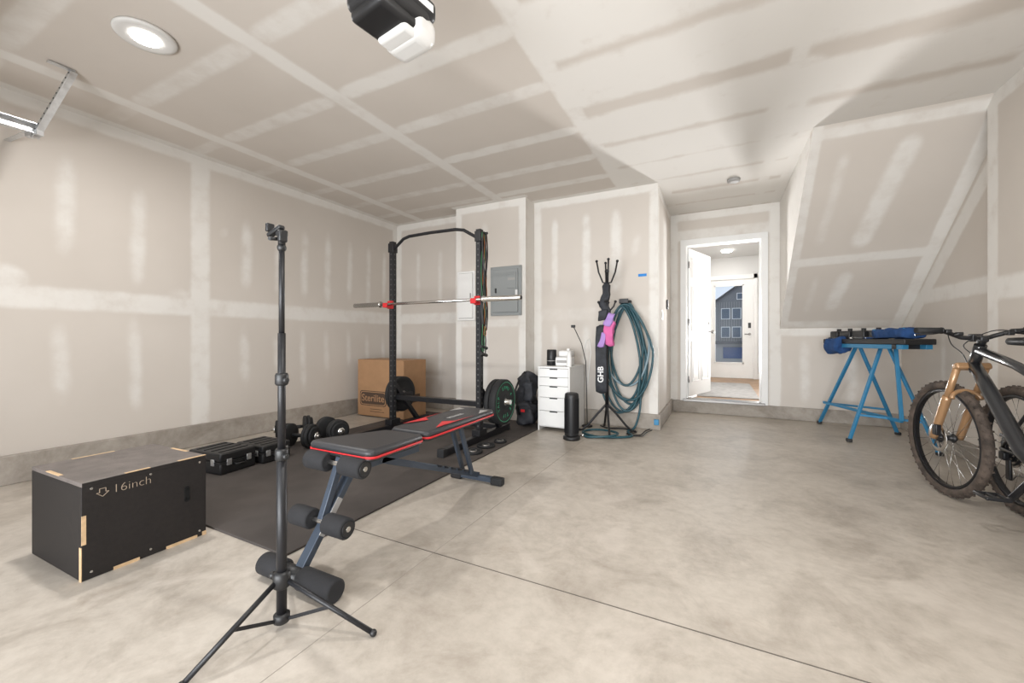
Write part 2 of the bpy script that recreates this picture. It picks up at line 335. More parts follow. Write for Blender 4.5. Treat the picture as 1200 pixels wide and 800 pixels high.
def skim(parent,fn,nrm,nu,nv,name='skim_coat'):
    s,t=np.meshgrid(np.linspace(0,1,nu+1),np.linspace(0,1,nv+1),indexing='ij'); s=s.ravel(); t=t.ravel()
    P=np.stack(np.broadcast_arrays(*fn(s,t)),axis=1).astype(float); N=np.array(V(nrm).normalized())
    f=np.zeros(len(P))
    for p0,p1,n_,w,a,edge,fade in STR:
        if n_@N<.999 or abs((p0-P[0])@N)>.03: continue
        d=p1-p0; L=np.linalg.norm(d); d/=L; q=P-p0; al=q@d; per=q-np.outer(al,d); per=np.linalg.norm(per,axis=1); hw=w/2*1.12
        if fade>0: e=np.maximum(np.maximum((fade-al),(al-(L-fade))),0)/fade*hw*.9
        else: e=np.maximum(np.maximum(-al,al-L),0)*hw/.04
        r=np.sqrt(per**2+e**2)/hw
        f=np.maximum(f,a*np.clip((1.2-r)/(edge+.15),0,1))
    idx=np.arange((nu+1)*(nv+1)).reshape(nu+1,nv+1)
    F=np.stack([idx[:-1,:-1].ravel(),idx[1:,:-1].ravel(),idx[1:,1:].ravel(),idx[:-1,1:].ravel()],axis=1)
    i=len(F)//2; a0,b0,c0=P[F[i,0]],P[F[i,1]],P[F[i,2]]
    if np.cross(b0-a0,c0-b0)@N<0: F=F[:,::-1]
    me=bpy.data.meshes.new(name); me.from_pydata((P-np.array(parent.location)).tolist(),[],F.tolist()); me.materials.append(DRY)
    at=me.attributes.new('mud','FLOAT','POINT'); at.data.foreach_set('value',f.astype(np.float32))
    ob=bpy.data.objects.new(name,me); sc.collection.objects.link(ob); ob.parent=parent
H=.022
def g(L): return max(3,int(L/H))
skim(W_LEFT,lambda s,t:(XL,YG+(YB-YG)*s,.18+(ZC-.18)*t),(1,0,0),g(YB-YG),g(2.54))
skim(W_BACK,lambda s,t:(XL+(XC-XL)*s,YB,.15+(ZC-.15)*t),(0,-1,0),g(XC-XL),g(2.57))
skim(W_BACK,lambda s,t:(-3.10+1.02*s,4.45,.15+(ZC-.15)*t),(0,-1,0),g(1.02),g(2.57))
skim(W_BACK,lambda s,t:(-2.08,4.45+.25*s,.15+(ZC-.15)*t),(1,0,0),g(.25),g(2.57))
skim(W_BACK,lambda s,t:(-3.10,4.45+.25*s,.15+(ZC-.15)*t),(-1,0,0),6,20)
skim(W_ALC,lambda s,t:(XC,YB+(YD-YB)*s,.15+(ZC-.15)*t),(1,0,0),g(YD-YB),g(2.57))
skim(W_DOOR,lambda s,t:(XC+(-.41-XC)*s,YD,.15+(ZC-.15)*t),(0,-1,0),g(.2),g(2.57))
skim(W_DOOR,lambda s,t:(.51+(XRB-.51)*s,YD,.15+(ZC-.15)*t),(0,-1,0),g(1.33),g(2.57))
skim(W_DOOR,lambda s,t:(-.41+.92*s,YD,2.30+(ZC-2.30)*t),(0,-1,0),g(.92),g(.42))
skim(W_SOF,lambda s,t:(.69+(XRB-.69)*s,4.05+2.0*t,ZC-1.59*t),sn,g(1.15),g(2.55))
skim(W_SOF,lambda s,t:(.69+0*s,4.05+2.0*s,ZC-1.59*s*t),(-1,0,0),g(2.0),g(1.6))
skim(W_RIGHT,lambda s,t:(XRB,4.13+(YD-4.13)*s,.13+(ZC-.13)*t),(-1,0,0),g(1.92),g(2.57))
skim(W_RIGHT,lambda s,t:(XR,YG+(4.13-YG)*s,.13+(ZC-.13)*t),(-1,0,0),g(5.83),g(2.57))
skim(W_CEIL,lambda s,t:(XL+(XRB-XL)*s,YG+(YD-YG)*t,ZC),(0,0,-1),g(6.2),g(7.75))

# ---------------------------------------------------------------- door to hall
b=B()
b.bx(-.41-.055,-.39,YD-.018,YD,.155,2.35,WHITE,.004); b.bx(.49,.565,YD-.018,YD,.155,2.35,WHITE,.004); b.bx(-.465,.565,YD-.02,YD,2.28,2.36,WHITE,.004)
b.bx(-.41,-.39,YD,YD+.15,.155,2.28,WHITE); b.bx(.49,.51,YD,YD+.15,.155,2.28,WHITE); b.bx(-.41,.51,YD,YD+.15,2.28,2.30,WHITE)
b.bx(-.39,-.378,YD+.07,YD+.11,.18,2.28,WHITE); b.bx(.478,.49,YD+.07,YD+.11,.18,2.28,WHITE)
b.bx(-.43,.53,YD-.045,YD+.15,.150,.182,KNOBM,.004); b.done('trim_door_casing')
b=B()
b.M=Matrix.Translation((-.385,YD+.125,.19))@Matrix.Rotation(math.radians(72),4,'Z')
b.bx(0,.85,-.02,.02,0,2.08,WHITE,.003)
for s_ in (-1,1):
    for x0,x1,z0,z1 in ((.11,.38,.2,.78),(.47,.74,.2,.78),(.11,.38,.92,1.55),(.47,.74,.92,1.55),(.11,.38,1.68,1.95),(.47,.74,1.68,1.95)):
        for (a0,a1,c0,c1) in ((x0,x1,z0,z0+.018),(x0,x1,z1-.018,z1),(x0,x0+.018,z0,z1),(x1-.018,x1,z0,z1)):
            b.bx(a0,a1,min(s_*.019,s_*.027),max(s_*.019,s_*.027),c0,c1,WHITE,.003)
        b.bx(x0+.05,x1-.05,min(s_*.019,s_*.025),max(s_*.019,s_*.025),z0+.05,z1-.05,WHITE,.004)
for z0 in (.2,1.0,1.8): b.cyl((-.004,-.024,z0),(-.004,-.024,z0+.09),.008,KNOBM,10)
for s_ in (-1,1): b.cyl((.79,0,.92),(.79,s_*.055,.92),.012,KNOBM,12); b.ball((.79,s_*.07,.92),.027,KNOBM); b.cyl((.79,s_*.02,1.05),(.79,s_*.034,1.05),.027,KNOBM,16)
b.done('door_1')
HALLW=mat('hall_paint',(0.72,0.715,0.70),0.7,var=.02,vscale=2)
HF=mat('hall_oak_floor',(0.38,0.24,0.14),0.5,var=.25,vscale=6)
b=B(); b.bx(-.9,1.3,YD+.12,9.85,.0,.17,HF); b.done('floor_hall')
b=B(); b.bx(-.9,1.3,YD+.15,9.85,2.72,2.8,HALLW); b.done('ceiling_hall')
b=B(); b.bx(-.9,-.75,YD+.15,9.85,.17,2.72,HALLW); b.done('wall_hall_left')
b=B(); b.bx(1.15,1.3,YD+.15,9.85,.17,2.72,HALLW); b.done('wall_hall_right')
b=B(); b.bx(-.75,-.24,9.7,9.85,.17,2.72,HALLW); b.bx(.72,1.15,9.7,9.85,.17,2.72,HALLW); b.bx(-.24,.72,9.7,9.85,2.27,2.72,HALLW); b.done('wall_hall_end')
b=B(); b.bx(-.75,-.24,9.68,9.70,.17,.28,WHITE,.003); b.bx(1.13,1.15,6.3,9.7,.17,.28,WHITE,.003); b.bx(.72,1.13,9.68,9.70,.17,.28,WHITE,.003); b.done('baseboard_hall')
GL=bpy.data.materials.new('door_glass'); GL.use_nodes=True
nt=GL.node_tree; nt.nodes.clear(); o=nt.nodes.new('ShaderNodeOutputMaterial'); tr=nt.nodes.new('ShaderNodeBsdfTransparent'); gg=nt.nodes.new('ShaderNodeBsdfGlossy'); gg.inputs['Roughness'].default_value=.15
mx=nt.nodes.new('ShaderNodeMixShader'); mx.inputs[0].default_value=.004; nt.links.new(tr.outputs[0],mx.inputs[1]); nt.links.new(gg.outputs[0],mx.inputs[2]); nt.links.new(mx.outputs[0],o.inputs[0])
b=B()
b.bx(-.24,-.17,9.66,9.80,.17,2.34,WHITE,.003); b.bx(.65,.72,9.66,9.80,.17,2.34,WHITE,.003); b.bx(-.24,.72,9.66,9.80,2.25,2.34,WHITE,.003)
b.bx(-.17,-.06,9.70,9.745,.18,2.25,WHITE); b.bx(.46,.65,9.70,9.745,.18,2.25,WHITE); b.bx(-.06,.46,9.70,9.745,2.12,2.25,WHITE); b.bx(-.06,.46,9.70,9.745,.18,.50,WHITE)
b.bx(-.08,-.05,9.69,9.70,.48,2.14,WHITE,.003);b.bx(.45,.48,9.69,9.70,.48,2.14,WHITE,.003);b.bx(-.08,.48,9.69,9.70,.48,.51,WHITE,.003);b.bx(-.08,.48,9.69,9.70,2.11,2.14,WHITE,.003)
b.bx(-.06,.46,9.72,9.726,.5,2.12,GL)
b.cyl((.58,9.70,1.10),(.58,9.66,1.10),.028,KNOBM,16); b.cyl((.58,9.66,1.10),(.49,9.66,1.10),.010,KNOBM,10); b.box((.58,9.69,1.28),(.05,.02,.11),BLACK,.005)
b.done('door_2')
b=B(); b.box((.12,7.5,.178),(.78,2.1,.012),mat('grey_rug',(.40,.39,.38),.95,var=.2,vscale=12),.004); b.done('hall_rug')
b=B(); b.lathe([(.02,0),(.085,0),(.09,.015),(.085,.03)],(.15,8.9,2.69),(0,0,1),LEDM,24); b.done('hall_ceiling_light')
# exterior
SNOW=mat('snowy_ground',(.66,.67,.70),.9,var=.08,vscale=.3); SID=mat('grey_siding',(.22,.22,.225),.8); SIDL=mat('light_siding',(.38,.37,.355),.8); ROOF=mat('dark_roof',(.08,.08,.085),.8)
WIN=mat('dark_window',(.10,.13,.17),.3); GDB=mat('blue_garage_door',(.06,.10,.22),.6)
b=B(); b.bx(-80,80,11,140,-2.7,-2.5,SNOW); b.done('ground_snow')
b=B(); b.bx(-1.2,1.6,9.85,11.2,-2.5,.12,CURBM); b.done('porch_slab')
b=B(); b.bx(-30,30,-30,YG-.2,-.2,-.03,CURBM); b.done('driveway')
b=B()
x0,x1=-.3,5.6; xm=(x0+x1)/2
b.poly([(x0,62,-2.5),(x1,62,-2.5),(x1,62,6.0),(xm,62,8.3),(x0,62,6.0)],SID,thick=(0,9,0))
for k in range(20): 
    xx=x0+.15+k*(x1-x0-.3)/19; b.bx(xx-.03,xx+.03,61.94,62,-.2,6.0,SIDL)
b.poly([(x0-.3,61.6,5.8),(xm,61.6,8.25),(xm,61.6,8.55),(x0-.3,61.6,6.1)],ROOF,thick=(0,9.6,0)); b.poly([(x1+.3,61.6,5.8),(xm,61.6,8.25),(xm,61.6,8.55),(x1+.3,61.6,6.1)],ROOF,thick=(0,9.6,0))
for xx,zz,w,h in ((.9,4.4,.9,1.3),(2.2,4.4,.9,1.3),(4.2,4.4,.9,1.3),(.9,1.9,.9,1.3),(2.2,1.9,.9,1.3),(2.65,6.7,.7,.7)): b.bx(xx-w/2-.1,xx+w/2+.1,61.85,61.95,zz-h/2-.1,zz+h/2+.1,WHITE); b.bx(xx-w/2,xx+w/2,61.8,61.86,zz-h/2,zz+h/2,WIN)
b.bx(x0-.2,x1+.2,60.6,62,.3,.7,ROOF); b.bx(.6,4.2,61.8,61.95,-1.6,-.1,GDB); b.bx(x0,x1,61.9,61.97,-2.5,.3,SIDL)
b.bx(-14,-1.5,66,75,-2.5,3.2,SIDL); b.bx(-14.3,-1.2,65.6,75,3.2,3.8,ROOF)
b.done('neighbour_house')

# ---------------------------------------------------------------- electrical panels, tape, switch, sensor
b=B(); b.bx(-2.56,-2.13,4.425,4.449,1.29,1.90,PANELG,.004); b.bx(-2.52,-2.17,4.405,4.427,1.33,1.86,PANELG,.005); b.bx(-2.31,-2.19,4.398,4.408,1.62,1.82,PANELG,.003)
b.bx(-2.30,-2.20,4.396,4.399,1.72,1.75,TXG); b.box((-2.47,4.40,1.6),(.02,.012,.06),BLACK,.003); b.bx(-2.2,-2.17,4.403,4.406,1.5,1.6,TXW)
for zz in (1.31,1.88):
    for xx in (-2.54,-2.15): b.cyl((xx,4.426,zz),(xx,4.42,zz),.006,KNOBM,8)
b.done('electrical_panel')
b=B(); b.bx(-3.06,-2.79,4.420,4.449,1.24,1.88,WPLA,.004); b.bx(-3.035,-2.815,4.418,4.421,1.265,1.855,TXG); b.bx(-3.030,-2.820,4.405,4.420,1.27,1.85,WPLA,.004); b.box((-2.845,4.402,1.56),(.018,.01,.06),TXG,.002); b.done('media_panel')  # print-grey sheet behind the door paints in the shadow of its gap
b=B(); b.bx(-.80,-.71,4.697,4.699,1.70,1.73,TAPE); b.done('painters_tape')
b=B(); b.bx(XC,XC+.008,5.0,5.08,1.22,1.34,WPLA,.003); b.bx(XC+.008,XC+.014,5.025,5.055,1.25,1.31,WPLA,.002); b.done('light_switch')
b=B(); b.bx(XC,XC+.02,5.5,5.56,1.38,1.50,BLACK,.004); b.bx(XC+.02,XC+.024,5.515,5.545,1.42,1.45,WPLA,.001); b.done('door_opener_button')
b=B(); b.lathe([(.03,0),(.06,0.005),(.065,.03)],(.15,4.97,ZC-.031),(0,0,1),TXG,24); b.done('ceiling_sensor')
b=B(); b.box((-.60,4.655,.09),(.05,.03,.06),BLUE,.004); b.done('water_valve')

# ---------------------------------------------------------------- ceiling LED lights
def led(name,x,y):
    b=B(); b.lathe([(.07,.006),(.115,.002),(.135,.004),(.142,.012),(.140,.020)],(x,y,ZC-.022),(0,0,1),TRIMP,40); b.lathe([(.02,0),(.066,0),(.070,.008)],(x,y,ZC-.024),(0,0,1),LEDM,40); b.done(name)
led('ceiling_light',-2.89,1.10); led('ceiling_light.001',.25,1.10)

# ---------------------------------------------------------------- opener
b=B()
ox,oy=-1.19,1.27
b.M=Matrix.Translation((ox,oy,.20))@Matrix.Rotation(math.radians(-8),4,'Z')@Matrix.Diagonal((.92,.92,.92,1))
b.box((0,-.03,2.345),(.235,.30,.15),BLACK,.035,seg=4)
b.box((0,-.05,2.265),(.21,.22,.06),BLACK,.02,seg=3)
b.box((0,.085,2.275),(.235,.15,.13),LENS,.045,seg=5); b.box((0,.06,2.240),(.19,.18,.05),LENS,.02,seg=4)
b.box((0,.05,2.37),(.245,.20,.10),BLACK,.03,seg=3)
b.text('LIFT',.028,(-.03,-.1812,2.345),(1,0,0),(0,0,1),TXW); b.box((-.03,-.180,2.345),(.09,.003,.042),RED,.001); b.box((.03,-.180,2.30),(.04,.003,.022),TXW,.001)
b.M=Matrix.Translation((ox,oy,0))@Matrix.Rotation(math.radians(-8),4,'Z')
b.box((0,-1.4,2.46),(.03,2.6,.035),GALV,.002)
for sx in (-.12,.12):
    b.box((sx,.05,2.56),(.03,.004,.30),GALV)
    for k in range(8): b.cyl((sx-.0,.045,2.44+.035*k),(sx,.055,2.44+.035*k),.006,BLACK,8)
b.box((0,.05,2.705),(.50,.035,.004),GALV); b.box((0,.03,2.69),(.50,.004,.03),GALV); b.box((0,.0,2.435),(.30,.035,.008),GALV)
for k in range(13): b.cyl((-.23+.038*k,.026,2.69),(-.23+.038*k,.034,2.69),.006,BLACK,8)
b.done('garage_door_opener')
b=B()
tx=-3.90
b.box((tx,-.36,2.335),(.004,2.6,.06),GALV,0); b.box((tx+.02,-.36,2.307),(.045,2.6,.004),GALV); b.box((tx+.03,-.36,2.363),(.05,2.6,.004),GALV)
q0=V((-3.88,.90,2.28)); q1=V((-3.68,1.02,2.712)); dq=(q1-q0)
b.bar(q0,q1,.035,.004,GALV,0,up=(0,1,0)); b.bar(q0+V((0,.018,0)),q1+V((0,.018,0)),.004,.035,GALV,0,up=(0,1,0))
for k in range(13): p=q0+dq*(k+.5)/13; b.cyl(p-V((0,.004,0)),p+V((0,.001,0)),.006,BLACK,8)
b.bar((tx-.03,.90,2.30),(tx+.06,.93,2.31),.035,.03,GALV,0)
b.box((-3.68,.98,2.712),(.04,.12,.004),GALV)
b.bar((tx,.9,2.32),(XL+.01,.9,2.36),.03,.004,GALV,0)
b.done('garage_door_track')
b=B()
for k in range(4): b.box((-1.35,-1.62+.49*k+.24,2.40),(5.0,.47,.04),WHITE,.006)
b.done('garage_door')

# ---------------------------------------------------------------- gym mat
b=B(); b.box((-2.695,2.79,.006),(1.85,3.22,.012),MATR,.003)
for y in (2.40,3.62): b.box((-2.695,y,.0122),(1.84,.004,.001),BLACK)
b.done('rubber_gym_mat')

# ---------------------------------------------------------------- plyo box
b=B()
W,D,H=.52,.46,.406
b.M=Matrix.Translation((-2.595,.90,0))@Matrix.Rotation(math.radians(1.5),4,'Z')
b.bx(-W/2,W/2,-D/2,D/2,.001,H-.018,PLYB,.002)
b.bx(-W/2,W/2,-D/2,D/2,H-.018,H,PLYT,.002)
b.bx(W/2-.001,W/2+.0006,-D/2+.002,D/2-.002,H-.018,H-.001,PLYB)
X=W/2+.0008
for y0,y1,z0,z1 in ((-D/2,-D/2+.014,.15,.27),(D/2-.018,D/2,.0,.02),(-D/2+.10,-D/2+.19,0,.014),(D/2-.17,D/2-.04,0,.014)):
    b.bx(X-.002,X+.0006,y0,y1,z0,z1,WOODL)
Y=-D/2-.0008
b.bx(W/2-.018,W/2,Y-.0006,Y+.002,.0,.14,WOODL)
for x0,y0,w,d in ((W/2-.014,-D/2+.14,.014,.09),(W/2-.014,D/2-.12,.014,.12),(-.05,D/2-.014,.15,.014),(-W/2,-.1,.014,.16),(-.1,-D/2,.14,.014)):
    b.bx(x0,x0+w,y0,y0+d,H-.002,H+.0008,WOODL)
HOLE=mat('slot_shadow',(0.003,0.003,0.003),1.0)
b.box((X,D/2-.085,.235),(.003,.022,.055),HOLE); b.cyl((X-.0015,D/2-.085,.2625),(X+.0015,D/2-.085,.2625),.011,HOLE,16); b.cyl((X-.0015,D/2-.085,.2075),(X+.0015,D/2-.085,.2075),.011,HOLE,16)
TANP=mat('tan_print',(.38,.30,.23),.7)
b.text('16inch',.052,(X+.0005,-D/2+.165,.350),(0,1,0),(0,0,1),TANP,bold=-.0012)
AP=[(0,.0),(.010,.0),(.010,-.016),(.020,-.016),(0,-.034),(-.020,-.016),(-.010,-.016),(-.010,.0)]
for p,q in zip(AP,AP[1:]+AP[:1]): b.bar((X+.0008,-D/2+.065+p[0],.366+p[1]),(X+.0008,-D/2+.065+q[0],.366+q[1]),.002,.002,TANP,0,up=(1,0,0))
for y in (-D/2+.03,0,D/2-.03):
    for z in (.03,H-.03): b.cyl((X-.001,y,z),(X+.001,y,z),.005,CHROME,10)
b.done('plyometric_box')

# ---------------------------------------------------------------- tripod stand
b=B(); cx,cy=-1.345,.885
b.cyl((cx,cy,.02),(cx,cy,.62),.0165,BLKM,20); b.cyl((cx,cy,.60),(cx,cy,1.02),.0125,BLKM,18); b.cyl((cx,cy,1.0),(cx,cy,1.33),.0095,BLKM,16)
for z,r in ((.60,.021),(.86,.021)): 
    b.lathe([(r*.8,0),(r,.006),(r,.035),(r*.85,.042)],(cx,cy,z-.02),(0,0,1),BLACK,20); b.cyl((cx,cy,z),(cx+.035,cy-.01,z),.006,BLACK,10); b.lathe([(.005,0),(.010,.003),(.010,.014),(.006,.018)],(cx+.025,cy-.006,z),(1,-.2,0),BLACK,10)
b.lathe([(.019,0),(.028,.008),(.028,.05),(.020,.06)],(cx,cy,.14),(0,0,1),BLACK,20); b.lathe([(.018,0),(.026,.006),(.026,.03),(.018,.036)],(cx,cy,.02),(0,0,1),BLACK,20)
b.cyl((cx,cy,.17),(cx-.05,cy,.17),.007,BLACK,10); b.ball((cx-.05,cy,.17),.013,BLACK)
for fx,fy in ((-1.033,1.00),(-1.363,.60),(-1.62,1.09)):
    d=V((fx-cx,fy-cy,0)); f=V((fx,fy,.012)); top=V((cx,cy,.165))+d.normalized()*.025
    b.cyl(top,f,.0085,BLKM,12); b.ball(f,.012,BLACK)
    mid=top.lerp(f,.5)
    b.bar(V((cx,cy,.035))+d.normalized()*.02,mid,.004,.012,BLKM,.001)
b.cyl((cx,cy,1.325),(cx,cy,1.36),.012,BLACK,14); b.box((cx,cy-.0,1.365),(.03,.03,.022),BLACK,.005); b.box((cx-.018,cy-.01,1.372),(.075,.022,.014),BLACK,.004,rot=Ry(-18)); b.box((cx-.05,cy-.01,1.388),(.014,.028,.03),BLACK,.004); b.box((cx+.022,cy-.012,1.35),(.018,.03,.04),BLACK,.005); b.ball((cx,cy,1.315),.015,BLACK)
b.cyl((cx,cy,1.345),(cx+.01,cy-.05,1.335),.006,BLACK,8)
b.done('tripod_stand')

# ---------------------------------------------------------------- weight bench
b=B(); bx=-1.51
b.cyl((bx-.19,1.06,.047),(bx+.19,1.06,.047),.024,GREYM,18)
b.lathe([(.036,0),(.044,.006),(.044,.13),(.036,.136)],(bx-.215,1.06,.046),(1,0,0),FOAM,24); b.lathe([(.036,0),(.044,.006),(.044,.19),(.036,.196)],(bx+.03,1.06,.046),(1,0,0),FOAM,24); b.cyl((bx-.09,1.06,.046),(bx+.04,1.06,.046),.034,BLACK,20)
b.bar((bx-.2,2.42,.032),(bx+.2,2.42,.032),.04,.035,GREYM)
for s_ in (-1,1): b.box((bx+s_*.165,2.42,.028),(.09,.055,.052),RUB,.01)
b.bar((bx,1.07,.06),(bx,1.36,.44),.045,.03,GREYM); b.bar((bx,1.30,.405),(bx,1.78,.39),.045,.04,GREYM)
b.bar((bx,1.50,.40),(bx,2.42,.05),.045,.035,GREYM)
b.bar((bx,1.78,.455),(bx,2.26,.445),.045,.03,GREYM); b.bar((bx-.035,2.16,.44),(bx-.035,2.30,.10),.02,.03,GREYM); b.bar((bx+.035,2.16,.44),(bx+.035,2.30,.10),.02,.03,GREYM)
for k in range(5): b.bar((bx-.05,1.95+.07*k,.245-.027*k),(bx+.05,1.95+.07*k,.245-.027*k),.012,.012,BLKM,.001)
b.box((bx+.024,1.20,.235),(.003,.03,.16),TXG,.001,rot=Rx(-37))
b.box((bx,1.70,.43),(.06,.10,.05),BLKM,.005); b.cyl((bx-.05,1.72,.44),(bx+.05,1.72,.44),.012,CHROME,12)
b.bar((bx,1.27,.47),(bx,1.17,.22),.03,.03,GREYM)
for y,z,hw in ((1.245,.448,.18),(1.165,.225,.17)):
    b.cyl((bx-hw,y,z),(bx+hw,y,z),.011,CHROME,12)
    for s_ in (-1,1):
        x0=bx+s_*.045; b.lathe([(.036,0),(.043,.006),(.043,hw-.056),(.036,hw-.05)],(x0,y,z),(s_,0,0),FOAM,24)
        b.lathe([(.030,0),(.030,.004)],(x0+s_*(hw-.05),y,z),(s_,0,0),BLACK,20)
def pad(y0,y1,w0,w1,z0,z1):
    th=.05; yc=(y0+y1)/2
    for (gw,gz0,gz1,mm,bv) in ((0,.0,.012,BLACK,.004),(.004,.010,.020,RED,.004),(0,.018,th,PADM,.014)):
        pts=[]
        def corner(cx_,cy_,a0,r=.04):
            return [(cx_+r*math.cos(math.radians(a0+t_)),cy_+r*math.sin(math.radians(a0+t_))) for t_ in (0,22,45,68,90)]
        r=.035
        pts+=corner(w0/2-r+gw,y0+r,270,r)+corner(w1/2-r+gw,y1-r,0,r)+corner(-w1/2+r-gw,y1-r,90,r)+corner(-w0/2+r-gw,y0+r,180,r)
        def Z(y): return z0+(z1-z0)*(y-y0)/(y1-y0)
        lay=[(0,gz0),(0,gz1)] if mm is not PADM else [(0,gz0),(0,gz1-.014),(.006,gz1-.004),(.018,gz1)]
        rings=[]
        for ins,zz in lay:
            rings.append([b.bm.verts.new(V((bx+p[0]*(1-ins/(w0/2)),yc+(p[1]-yc)*(1-ins/((y1-y0)/2)),Z(p[1])+zz))) for p in pts])
        i=b.mi(mm)
        for a_,c_ in zip(rings[:-1],rings[1:]):
            for k in range(len(pts)):
                f=b.bm.faces.new((a_[k],a_[(k+1)%len(pts)],c_[(k+1)%len(pts)],c_[k])); f.material_index=i; f.smooth=True
        f=b.bm.faces.new(rings[0][::-1]); f.material_index=i; f=b.bm.faces.new(rings[-1]); f.material_index=i
pad(1.25,1.69,.40,.27,.478,.450); pad(1.71,2.44,.27,.27,.455,.465)
for s_ in (-1,1):
    b.poly([(bx+s_*.05,1.95,.5115),(bx+s_*.12,1.80,.5105),(bx+s_*.125,2.2,.513),(bx+s_*.11,2.0,.512)],RED)
    b.poly([(bx+s_*.06,2.36,.5145),(bx+s_*.12,2.25,.514),(bx+s_*.12,2.38,.5147)],TXG)
b.text('FITNESS',.045,(bx+.03,2.12,.5135),(0,1,.01),(-1,0,0),TXG)
b.done('weight_bench')

# ---------------------------------------------------------------- power rack + barbell + plates
b=B(); xl,xr,ry=-3.17,-2.06,3.35
for x in (xl,xr):
    b.box((x,ry,1.04),(.055,.055,2.04),BLKM,.004)
    for k in range(34):
        z=.16+k*.055
        b.cyl((x,ry-.0285,z),(x,ry-.0270,z),.008,HOLEG,10); b.cyl((x+.0285,ry,z),(x+.027,ry,z),.008,HOLEG,10)
    b.box((x,3.33,.045),(.06,1.15,.06),BLKM,.004); b.box((x,2.75,.045),(.068,.05,.07),RUB,.006); b.box((x,3.91,.045),(.068,.05,.07),RUB,.006)
    b.bar((x,3.75,.07),(x,3.38,.50),.045,.045,BLKM); b.box((x,3.50,.37),(.05,.30,.05),BLKM,.003)
    b.box((x,ry,.10),(.09,.14,.06),BLKM,.004)
    sg=1 if x==xr else -1
    b.cyl((x,3.58,.37),(x+sg*.22,3.58,.37),.024,CHROME,20)
b.bar((xl,ry+.05,.36),(xr,ry+.05,.36),.05,.05,BLKM); b.bar((xl,3.80,.06),(xr,3.80,.06),.05,.05,BLKM)
pts=[(xl-.02,ry,1.95),(xl+.02,ry,1.98),(xl+.17,ry-.02,2.07),(xl+.26,ry-.03,2.085),(-2.615,ry-.03,2.09),(xr-.26,ry-.03,2.085),(xr-.17,ry-.02,2.07),(xr-.02,ry,1.98),(xr+.02,ry,1.95)]
b.tube(pts,.016,BLKM,12)
for x in (xl,xr): b.box((x,ry,1.99),(.072,.072,.10),BLKM,.004)
for x in (xl,xr):
    b.box((x,ry-.035,1.37),(.066,.03,.085),RED,.004); b.box((x,ry-.075,1.345),(.06,.09,.02),RED,.004); b.box((x,ry-.115,1.36),(.06,.015,.05),RED,.004)
b.done('squat_rack')
b=B(); by,bz=ry-.08,1.373
b.cyl((-3.26,by,bz),(-1.98,by,bz),.014,CHROME,20)
for s_,x0 in ((-1,-3.26),(1,-1.98)):
    b.lathe([(.0145,0),(.034,.002),(.034,.018),(.025,.02),(.025,.40),(.021,.405)],(x0,by,bz),(s_,0,0),CHROME,28); b.cyl((x0+s_*.405,by,bz),(x0+s_*.41,by,bz),.018,BLACK,20)
b.done('barbell')
def plate(b,c,ax,R,t,mm,ringm=None):
    prof=[(.027,-t/2),(R*.28,-t/2),(R*.30,-t/2+.004),(R*.34,-t/2+.008),(R*.78,-t/2+.008),(R*.82,-t/2),(R*.97,-t/2),(R,-t/2+.008),(R,t/2-.008),(R*.97,t/2),(R*.82,t/2),(R*.78,t/2-.008),(R*.34,t/2-.008),(R*.30,t/2-.004),(R*.28,t/2),(.027,t/2)]
    b.lathe(prof,c,ax,mm,56,caps=False); b.lathe([(.0255,-t/2-.001),(.036,-t/2-.001),(.036,t/2+.001),(.0255,t/2+.001)],c,ax,KNOBM,28,caps=False)
    if ringm:
        A=V(ax).normalized(); b.lathe([(R*.86,t/2+.0005),(R*.885,t/2+.001)],c,ax,ringm,56,caps=False)
        for k in range(22):
            if k%11 in (0,5): continue
            a=2*math.pi*k/22; u=A.orthogonal().normalized(); w=A.cross(u); rad=u*math.cos(a)+w*math.sin(a); tan=A.cross(rad)
            ch='BUMPER PLATE FITNESS 45 '[k%24]
            if ch==' ': continue
            b.text(ch,.050,V(c)+A*(t/2-.006)+rad*R*.62,-tan,rad,ringm)
b=B(); plate(b,(-1.93,3.58,.37),(1,0,0),.225,.07,RUB,GREENP); plate(b,(-2.0,3.58,.37),(1,0,0),.223,.05,RUB); b.done('bumper_plate')
b=B(); plate(b,(-3.245,3.58,.37),(1,0,0),.20,.05,RUB); plate(b,(-3.30,3.58,.37),(1,0,0),.20,.045,RUB); b.done('bumper_plate.001')
b=B()
for k,(dx,dy,zb,mm,r) in enumerate(((.045,-.01,.95,BLACK,.008),(.055,.01,1.05,ORNG,.003),(.06,-.03,.90,GRNB,.003),(.05,.03,1.1,BLACK,.006),(.066,-.02,1.15,BLACK,.008),(.042,.02,.86,BLACK,.006))):
    x=xr+dx; y=ry+dy; zt=2.0
    P=[]
    for j in range(13): a=math.pi*j/12; P.append((x,y+.022*math.cos(a),zt+.02*math.sin(a)))
    for j in range(1,9): P.append((x+.004*math.sin(j+k),y-.022+.012*math.sin(j*.9+k),zt-(zt-zb)*j/9))
    for j in range(9): a=math.pi+math.pi*j/8; P.append((x,y+.02*math.cos(a),zb+.02*math.sin(a)))
    for j in range(1,9): P.append((x-.003*math.sin(j+k),y+.022-.012*math.sin(j*1.1+k),zb+(zt-zb)*j/9))
    b.tube(P,r,mm,8,closed=True)
b.cyl((xr+.02,ry,2.015),(xr+.09,ry,2.015),.012,BLKM,12)
for k,z in enumerate((.86,.93)): b.cyl((xr+.05,ry-.06,z),(xr+.05,ry+.05,z-.02),.016,BLACK,12)
b.done('resistance_bands')
def smallplate(name,x,y,z,R):
    b=B(); plate(b,(x,y,z+.011),(0,0,1),R,.022,RUB); return b.done(name)
